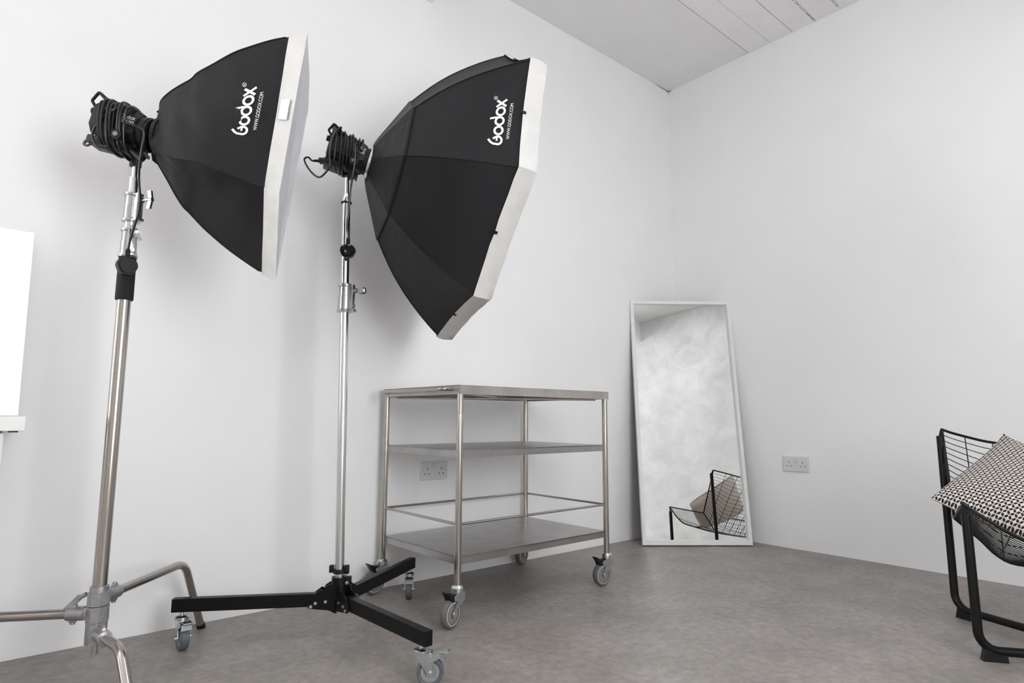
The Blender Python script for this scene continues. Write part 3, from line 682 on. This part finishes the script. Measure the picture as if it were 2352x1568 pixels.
obj('leg_hub', MB().lathe(pc(.262), Zv, [(0,.0178), (0,.0225), (.018,.0225), (.020,.018)], 32).lathe(pc(.232), Zv, [(0,.018), (0,.026), (.034,.026), (.036,.018)], 8).lathe(pc(.190), Zv, [(0,.018), (0,.0265), (.040,.0265), (.040,.018)], 8).lathe(pc(.135), Zv, [(0,.010), (0,.025), (.054,.025), (.054,.018)], 8).cyl(pc(.106), pc(.137), .0075, n=12), GALV, ls)
def cleg(zz, dirv, pts, rad):
    d = V((dirv[0], dirv[1], 0)).normalized(); n = d.cross(Zv); b0 = pc(zz)
    obj('leg', MB().tube(fillet([b0 + d*.045] + pts, rad, 12), .0125, 20), STEELT, ls)
    obj('leg_clamp', MB().box(b0 + d*.028, (.030,.026,.030), (d, n, Zv), .004).cyl(b0 + d*.030, b0 + d*.072, .0185, .0175, 20).cyl(b0 + d*.058 - Zv*.027, b0 + d*.058 + Zv*.027, .006, n=12).box(b0 + d*.058 + n*.0, (.016, .012, .046), (d, n, Zv), .002), GALV, ls)
bk = V((.502, 2.262, .252)); foot = V((.612, 2.410, 0.0))
cleg(.248, (bk-pc(0))[:2], [V((.530, 2.290, .252)), V((.622, 2.402, .004))], .075)
obj('rubber_foot', MB().cyl(V((.6235, 2.404, .0005)), V((.617, 2.397, .018)), .0138, n=20), BLACK, ls)
lp = on_plane(10, 1416, V((0,0,.212)), Zv); dl = (lp-pc(.212)); dl.z = 0; dl.normalize()
cleg(.212, dl, [pc(.212) + dl*.42, pc(.004) + dl*.56], .075); obj('rubber_foot', MB().cyl(pc(.0005) + dl*.562, pc(.018) + dl*.552, .0138, n=20), BLACK, ls)
fp = on_plane(290, 1497, V((0,0,.165)), Zv); df = (fp-pc(.165)); df.z = 0; bd_ = .155; df.normalize()
cleg(.163, df, [pc(.163) + df*.185, pc(.004) + df*.315], .06); obj('rubber_foot', MB().cyl(pc(.0005) + df*.317, pc(.018) + df*.302, .0138, n=20), BLACK, ls)
lv0 = pc(.262) - rh_*.026 - fh*.012; obj('hub_lever', MB().tube([lv0, lv0 - rh_*.022 - Zv*.012], .006, 10).prism([lv0 - rh_*.020 - Zv*.002, lv0 - rh_*.058 - Zv*.040, lv0 - rh_*.052 - Zv*.046, lv0 - rh_*.030 - Zv*.030, lv0 - rh_*.014 - Zv*.014], fh*.010), GALV, ls)

# ------------------------------------------------------------------ middle stand (black rolling base)
ms = thing('light_stand', 'chrome light stand on a black three legged base with wheels, in the middle', 'light stand', mp_(0), 'light stands holding the softboxes')
obj('lower_tube', MB().cyl(mp_(.13), mp_(1.10), .0150, n=32), SATIN, ms)
obj('upper_tube', MB().cyl(mp_(1.09), mp_(1.495), .0138, n=32).lathe(mp_(1.495), Zv, [(0,.0138), (.004,.0148), (.022,.0125), (.026,.0122), (.032,.0105), (.033,.006)], 28), CHROME, ms)
obj('rubber_ring', MB().tube([mp_(1.494) + V((math.cos(a_), math.sin(a_), 0))*.0165 for a_ in [2*PI*k/24 for k in range(24)]], .0032, 8, closed=True), BLACK, ms)
obj('stud', MB().cyl(mp_(1.52), mp_(1.5905), .0080, n=24), CHROME, ms)
sm = (rh_ - fh*.12).normalized(); collar(ms, mp_, 1.096, 1.196, .0215, sm, CAST)
kb = mp_(1.172) + sm*.030; obj('knob', MB().cyl(kb, kb + sm*.014, .0085, n=18).cyl(kb + sm*.012, kb + sm*.024, .0045, n=12).lathe(kb + sm*.022, sm, [(0,0), (0,.011), (.003,.0135), (.020,.0125), (.024,.009), (.025,0)], 6), CAST, ms)
obj('sticker', MB().grid([[mp_(z) + (-fh*math.cos(b_) + rh_*math.sin(b_))*.0153 for b_ in (.45,.60,.75)] for z in (.60,.68,.76,.81)], True), WHITE, ms, fixn=False)
tips = [V((.965,1.486,0)), V((.497,2.263,0)), V((1.396,2.284,0))]; hub = mp_(.13); hub.z = 0
zb = .131
hb = MB().lathe(hub + Zv*.135, Zv, [(0,.016), (0,.030), (.016,.029), (.052,.0255), (.066,.0255), (.066,.016)], 30)
for tp__ in tips:
    d = (tp__-hub).normalized(); n = d.cross(Zv)
    obj('leg', MB().box((hub + d*.062 + tp__)/2 + Zv*zb, ((tp__-hub-d*.062).length, .026, .041), (d, n, Zv), .0015), BLACKG, ms)
    for k in (-1, 1):
        prof_ = [(.004,.088), (.010,.182), (.030,.182), (.046,.172), (.050,.163), (.058,.166), (.080,.150), (.092,.130), (.095,.108), (.030,.100)]
        hb.prism([hub + d*x + Zv*z + n*(k*.0185) for x, z in prof_], n*.007)
    for x, z in ((.040,.128), (.072,.124), (.086,.114)):
        obj('hub_screw', MB().cyl(hub + d*x + Zv*z - n*.0245, hub + d*x + Zv*z + n*.0245, .0050, n=14), BRASS, ms)
hb.box(hub + Zv*.176 + rh_*.026, (.024,.022,.052), (rh_, fh, Zv), .002)
obj('hub_screw', MB().cyl(hub + Zv*.184 + rh_*.028 - fh*.010, hub + Zv*.184 + rh_*.028 - fh*.0135, .0055, n=14), BRASS, ms)
obj('base_hub', hb, BLACKG, ms)
obj('cable_clip', MB().lathe(mp_(.212), Zv, [(0,.0155), (0,.0205), (.014,.0205), (.014,.0155)], 24).box(mp_(.226) - rh_*.026, (.014,.016,.024), (rh_, fh, Zv), .002).box(mp_(.224) + rh_*.024, (.016,.018,.028), (rh_, fh, Zv), .002), BLACK, ms)
vr = lambda x, y: V((ray(x, y).x, ray(x, y).y, 0)).normalized()
for tp__, trl, ins in ((tips[0], rh_*.026 + fh*.002, .035), (tips[1], vr(421,1495)*-.021 + rh_*.007, .03), (tips[2], vr(935,1373)*-.022, .03)):
    d = (tp__-hub).normalized(); caster_small(ms, tp__ - d*ins, trl, .1115, .0375)

# ------------------------------------------------------------------ wire chair
ca = V((.989,.148,0)).normalized(); cw = V((ca.y, -ca.x, 0)); cO = V((2.42,.347,0))
def ch(w, a, z): return cO + cw*w + ca*a + Zv*z
chair = thing('wire_chair', 'black wire lounge chair with slim tube legs at the right edge', 'chair', cO + ca*.25)
MW = .135
def sym(pts): pts = [V(p) for p in pts]; return pts + [V((2*MW-p.x, p.y, p.z)) for p in reversed(pts[:-1])]
frontA = sym([(-.250,.020,.466), (-.236,.020,.452), (-.196,.018,.424), (-.150,.016,.394), (-.103,.014,.370), (-.055,.012,.352), (.03,.010,.340), (MW,.010,.333)])
junc = sym([(-.314,.366,.373), (-.264,.372,.324), (-.238,.374,.298), (-.208,.376,.263), (-.164,.380,.235), (-.09,.386,.230), (.02,.390,.226), (MW,.392,.225)])
backT = sym([(-.347,.518,.693), (-.318,.556,.679), (-.270,.600,.662), (-.211,.640,.645), (-.13,.674,.634), (-.03,.700,.625), (MW,.712,.620)])
def arcl(P, n):
    Q = spline(P, 6); L = [0]
    for i in range(1, len(Q)): L.append(L[-1] + (Q[i]-Q[i-1]).length)
    out = []; j = 0
    for i in range(n):
        t = L[-1]*i/(n-1)
        while j < len(Q)-2 and L[j+1] < t: j += 1
        out.append(Q[j].lerp(Q[j+1], (t-L[j])/max(1e-9, L[j+1]-L[j])))
    return out
def w3(p): return ch(p.x, p.y, p.z)
NA = 55; fA, jA, bT = arcl(frontA, NA), arcl(junc, NA), arcl(backT, NA)
for nm, A, B, nl, cross, belly in (('wire_seat', fA, jA, 19, (9, 18, 27, 36, 45), -.012), ('wire_back', jA, bT, 15, (5, 10, 15, 20, 25, 30, 35, 40, 45, 50), .0)):
    def sp(i, t, A=A, B=B, belly=belly): 
        p = A[i].lerp(B[i], t); p = V((p.x, p.y, p.z + belly*4*t*(1-t)*math.sin(PI*i/(NA-1)))); return w3(p)
    mb = MB()
    for k in range(1, nl): mb.tube([sp(i, k/nl) for i in range(NA)], .0016, 6)
    for c_ in cross: mb.tube([sp(c_, k/8) for k in range(9)], .0019, 6)
    obj(nm, mb, WIRE, chair)
    rim_ = MB().tube([w3(p) for p in (A if nm == 'wire_seat' else B)], .0052, 10)
    for i in (0, NA-1): rim_.tube([sp(i, k/8) for k in range(9)], .0050, 10)
    rim_.sphere(w3((A if nm == 'wire_seat' else B)[0]), .0053, 8); rim_.sphere(w3((A if nm == 'wire_seat' else B)[-1]), .0053, 8)
    if nm == 'wire_seat': rim_.tube([w3(p) for p in B], .0050, 10)
    obj('seat_rim' if nm == 'wire_seat' else 'back_rim', rim_, WIRE, chair)
for sg in (-1, 1):
    tA, tB = ch(MW+sg*.381, .020, .430), ch(MW-sg*.487, .500, .668)
    path = [tA, ch(MW+sg*.373, -.004, .030), ch(MW-sg*.477, .462, .030), tB]
    obj('leg_frame', MB().tube(fillet(path, [0,.055,.055,0], 10), .0135, 18).cyl(tA, ch(MW+sg*.384, .020, .464), .0055, n=10).cyl(tB, ch(MW-sg*.484, .515, .689), .0048, n=14), BLACKG, chair)
    for (w, a_), (w2, a2_) in (((MW+sg*.373, -.004), (MW-sg*.477, .462)), ((MW-sg*.477, .462), (MW+sg*.373, -.004))):
        d = (ch(w2, a2_, 0)-ch(w, a_, 0)).normalized(); n = d.cross(Zv); o = ch(w, a_, 0) + d*.030
        pr_ = [o - d*.026, o + d*.042, o + d*.040 + Zv*.022, o - d*.004 + Zv*.034, o - d*.018 + Zv*.036]
        mb = MB().prism(pr_, n*.022); obj('foot_pad', mb, BLACK, chair)

# ------------------------------------------------------------------ cushion
cu = thing('cushion', 'square cushion with black petal pattern resting in the wire chair', 'cushion', ch(-.03,.18,.30))
Lc = ch(-.371,.283,.447); e1 = cw*.211 + ca*.304 + Zv*.201; e2 = cw*.450 + ca*-.160 + Zv*-.200
nc = e1.cross(e2).normalized()
if nc.dot(CAM-Lc) < 0: nc = -nc
NP = 40
for side, nm, m_ in ((1, 'patterned_front', LEAF), (-1, 'plain_back', BEIGE)):
    P = []; uv = []
    for i in range(NP+1):
        row = []
        for j in range(NP+1):
            p, q_ = i/NP, j/NP; X, Y = 2*p-1, 2*q_-1
            h = max(0, (1-X**4))**.5*max(0, (1-Y**4))**.5*(.62+.38*(1-X**2)*(1-Y**2))
            pin = -.012; pp = .5 + (p-.5)*(1 - pin*(1-Y**2)*1.0*abs(X)**1.5); qq_ = .5 + (q_-.5)*(1 - pin*(1-X**2)*abs(Y)**1.5)
            wr = .006*h*noise.noise(V((p*5, q_*5, side*3))) + .010*h*noise.noise(V((p*2.2, q_*9, side*5)))
            th = .085 if side > 0 else .062
            row.append(Lc + Zv*(.06*(1-p)**1.5*q_**2 + .032*(p*(1-q_))**6) + e1*pp + e2*qq_ + nc*(side*(h*th + wr) + .0015*side)); uv.append((p*.42, q_*.515))
        P.append(row)
    obj(nm, MB().grid(P, True), m_, cu, sharp=180, uv=uv, label=None if side > 0 else 'plain beige back')

# ------------------------------------------------------------------ light and camera
w = bpy.data.worlds.new('sky'); bpy.context.scene.world = w; w.use_nodes = True
bg = w.node_tree.nodes['Background']; bg.inputs[0].default_value = (.97,.985,1.0,1); bg.inputs[1].default_value = 13.5
def portal(loc, rot, sx, sy):
    l = bpy.data.lights.new('daylight_portal', 'AREA'); l.shape = 'RECTANGLE'; l.size = sx; l.size_y = sy; l.cycles.is_portal = True
    o = bpy.data.objects.new('daylight_portal', l); C.objects.link(o); o.location = loc; o.rotation_euler = rot
portal(((WX0+WX1)/2, YF-.22, (WZ0+WZ1)/2), (math.radians(90), 0, 0), WX1-WX0, WZ1-WZ0)
portal(((LX0+LX1)/2, YL+.22, (LZ0+LZ1)/2), (math.radians(-90), 0, 0), LX1-LX0, LZ1-LZ0)
portal(((SX0+SX1)/2, (SY0+SY1)/2, ZC+.20), (0, 0, 0), SX1-SX0, SY1-SY0)
cam = bpy.data.cameras.new('camera'); co = bpy.data.objects.new('camera', cam); C.objects.link(co)
cam.sensor_width = 36; cam.lens = F/2352*36; cam.clip_start = .02
co.matrix_world = Matrix(((RIGHT.x, -DOWN.x, -FWD.x, CAM.x), (RIGHT.y, -DOWN.y, -FWD.y, CAM.y), (RIGHT.z, -DOWN.z, -FWD.z, CAM.z), (0,0,0,1)))
sc = bpy.context.scene; sc.camera = co
sc.view_settings.view_transform = 'Standard'; sc.view_settings.look = 'None'; sc.view_settings.gamma = 1; sc.view_settings.exposure = 0.0
sc.cycles.max_bounces = 10; sc.cycles.diffuse_bounces = 8; sc.cycles.glossy_bounces = 6; sc.cycles.use_denoising = True
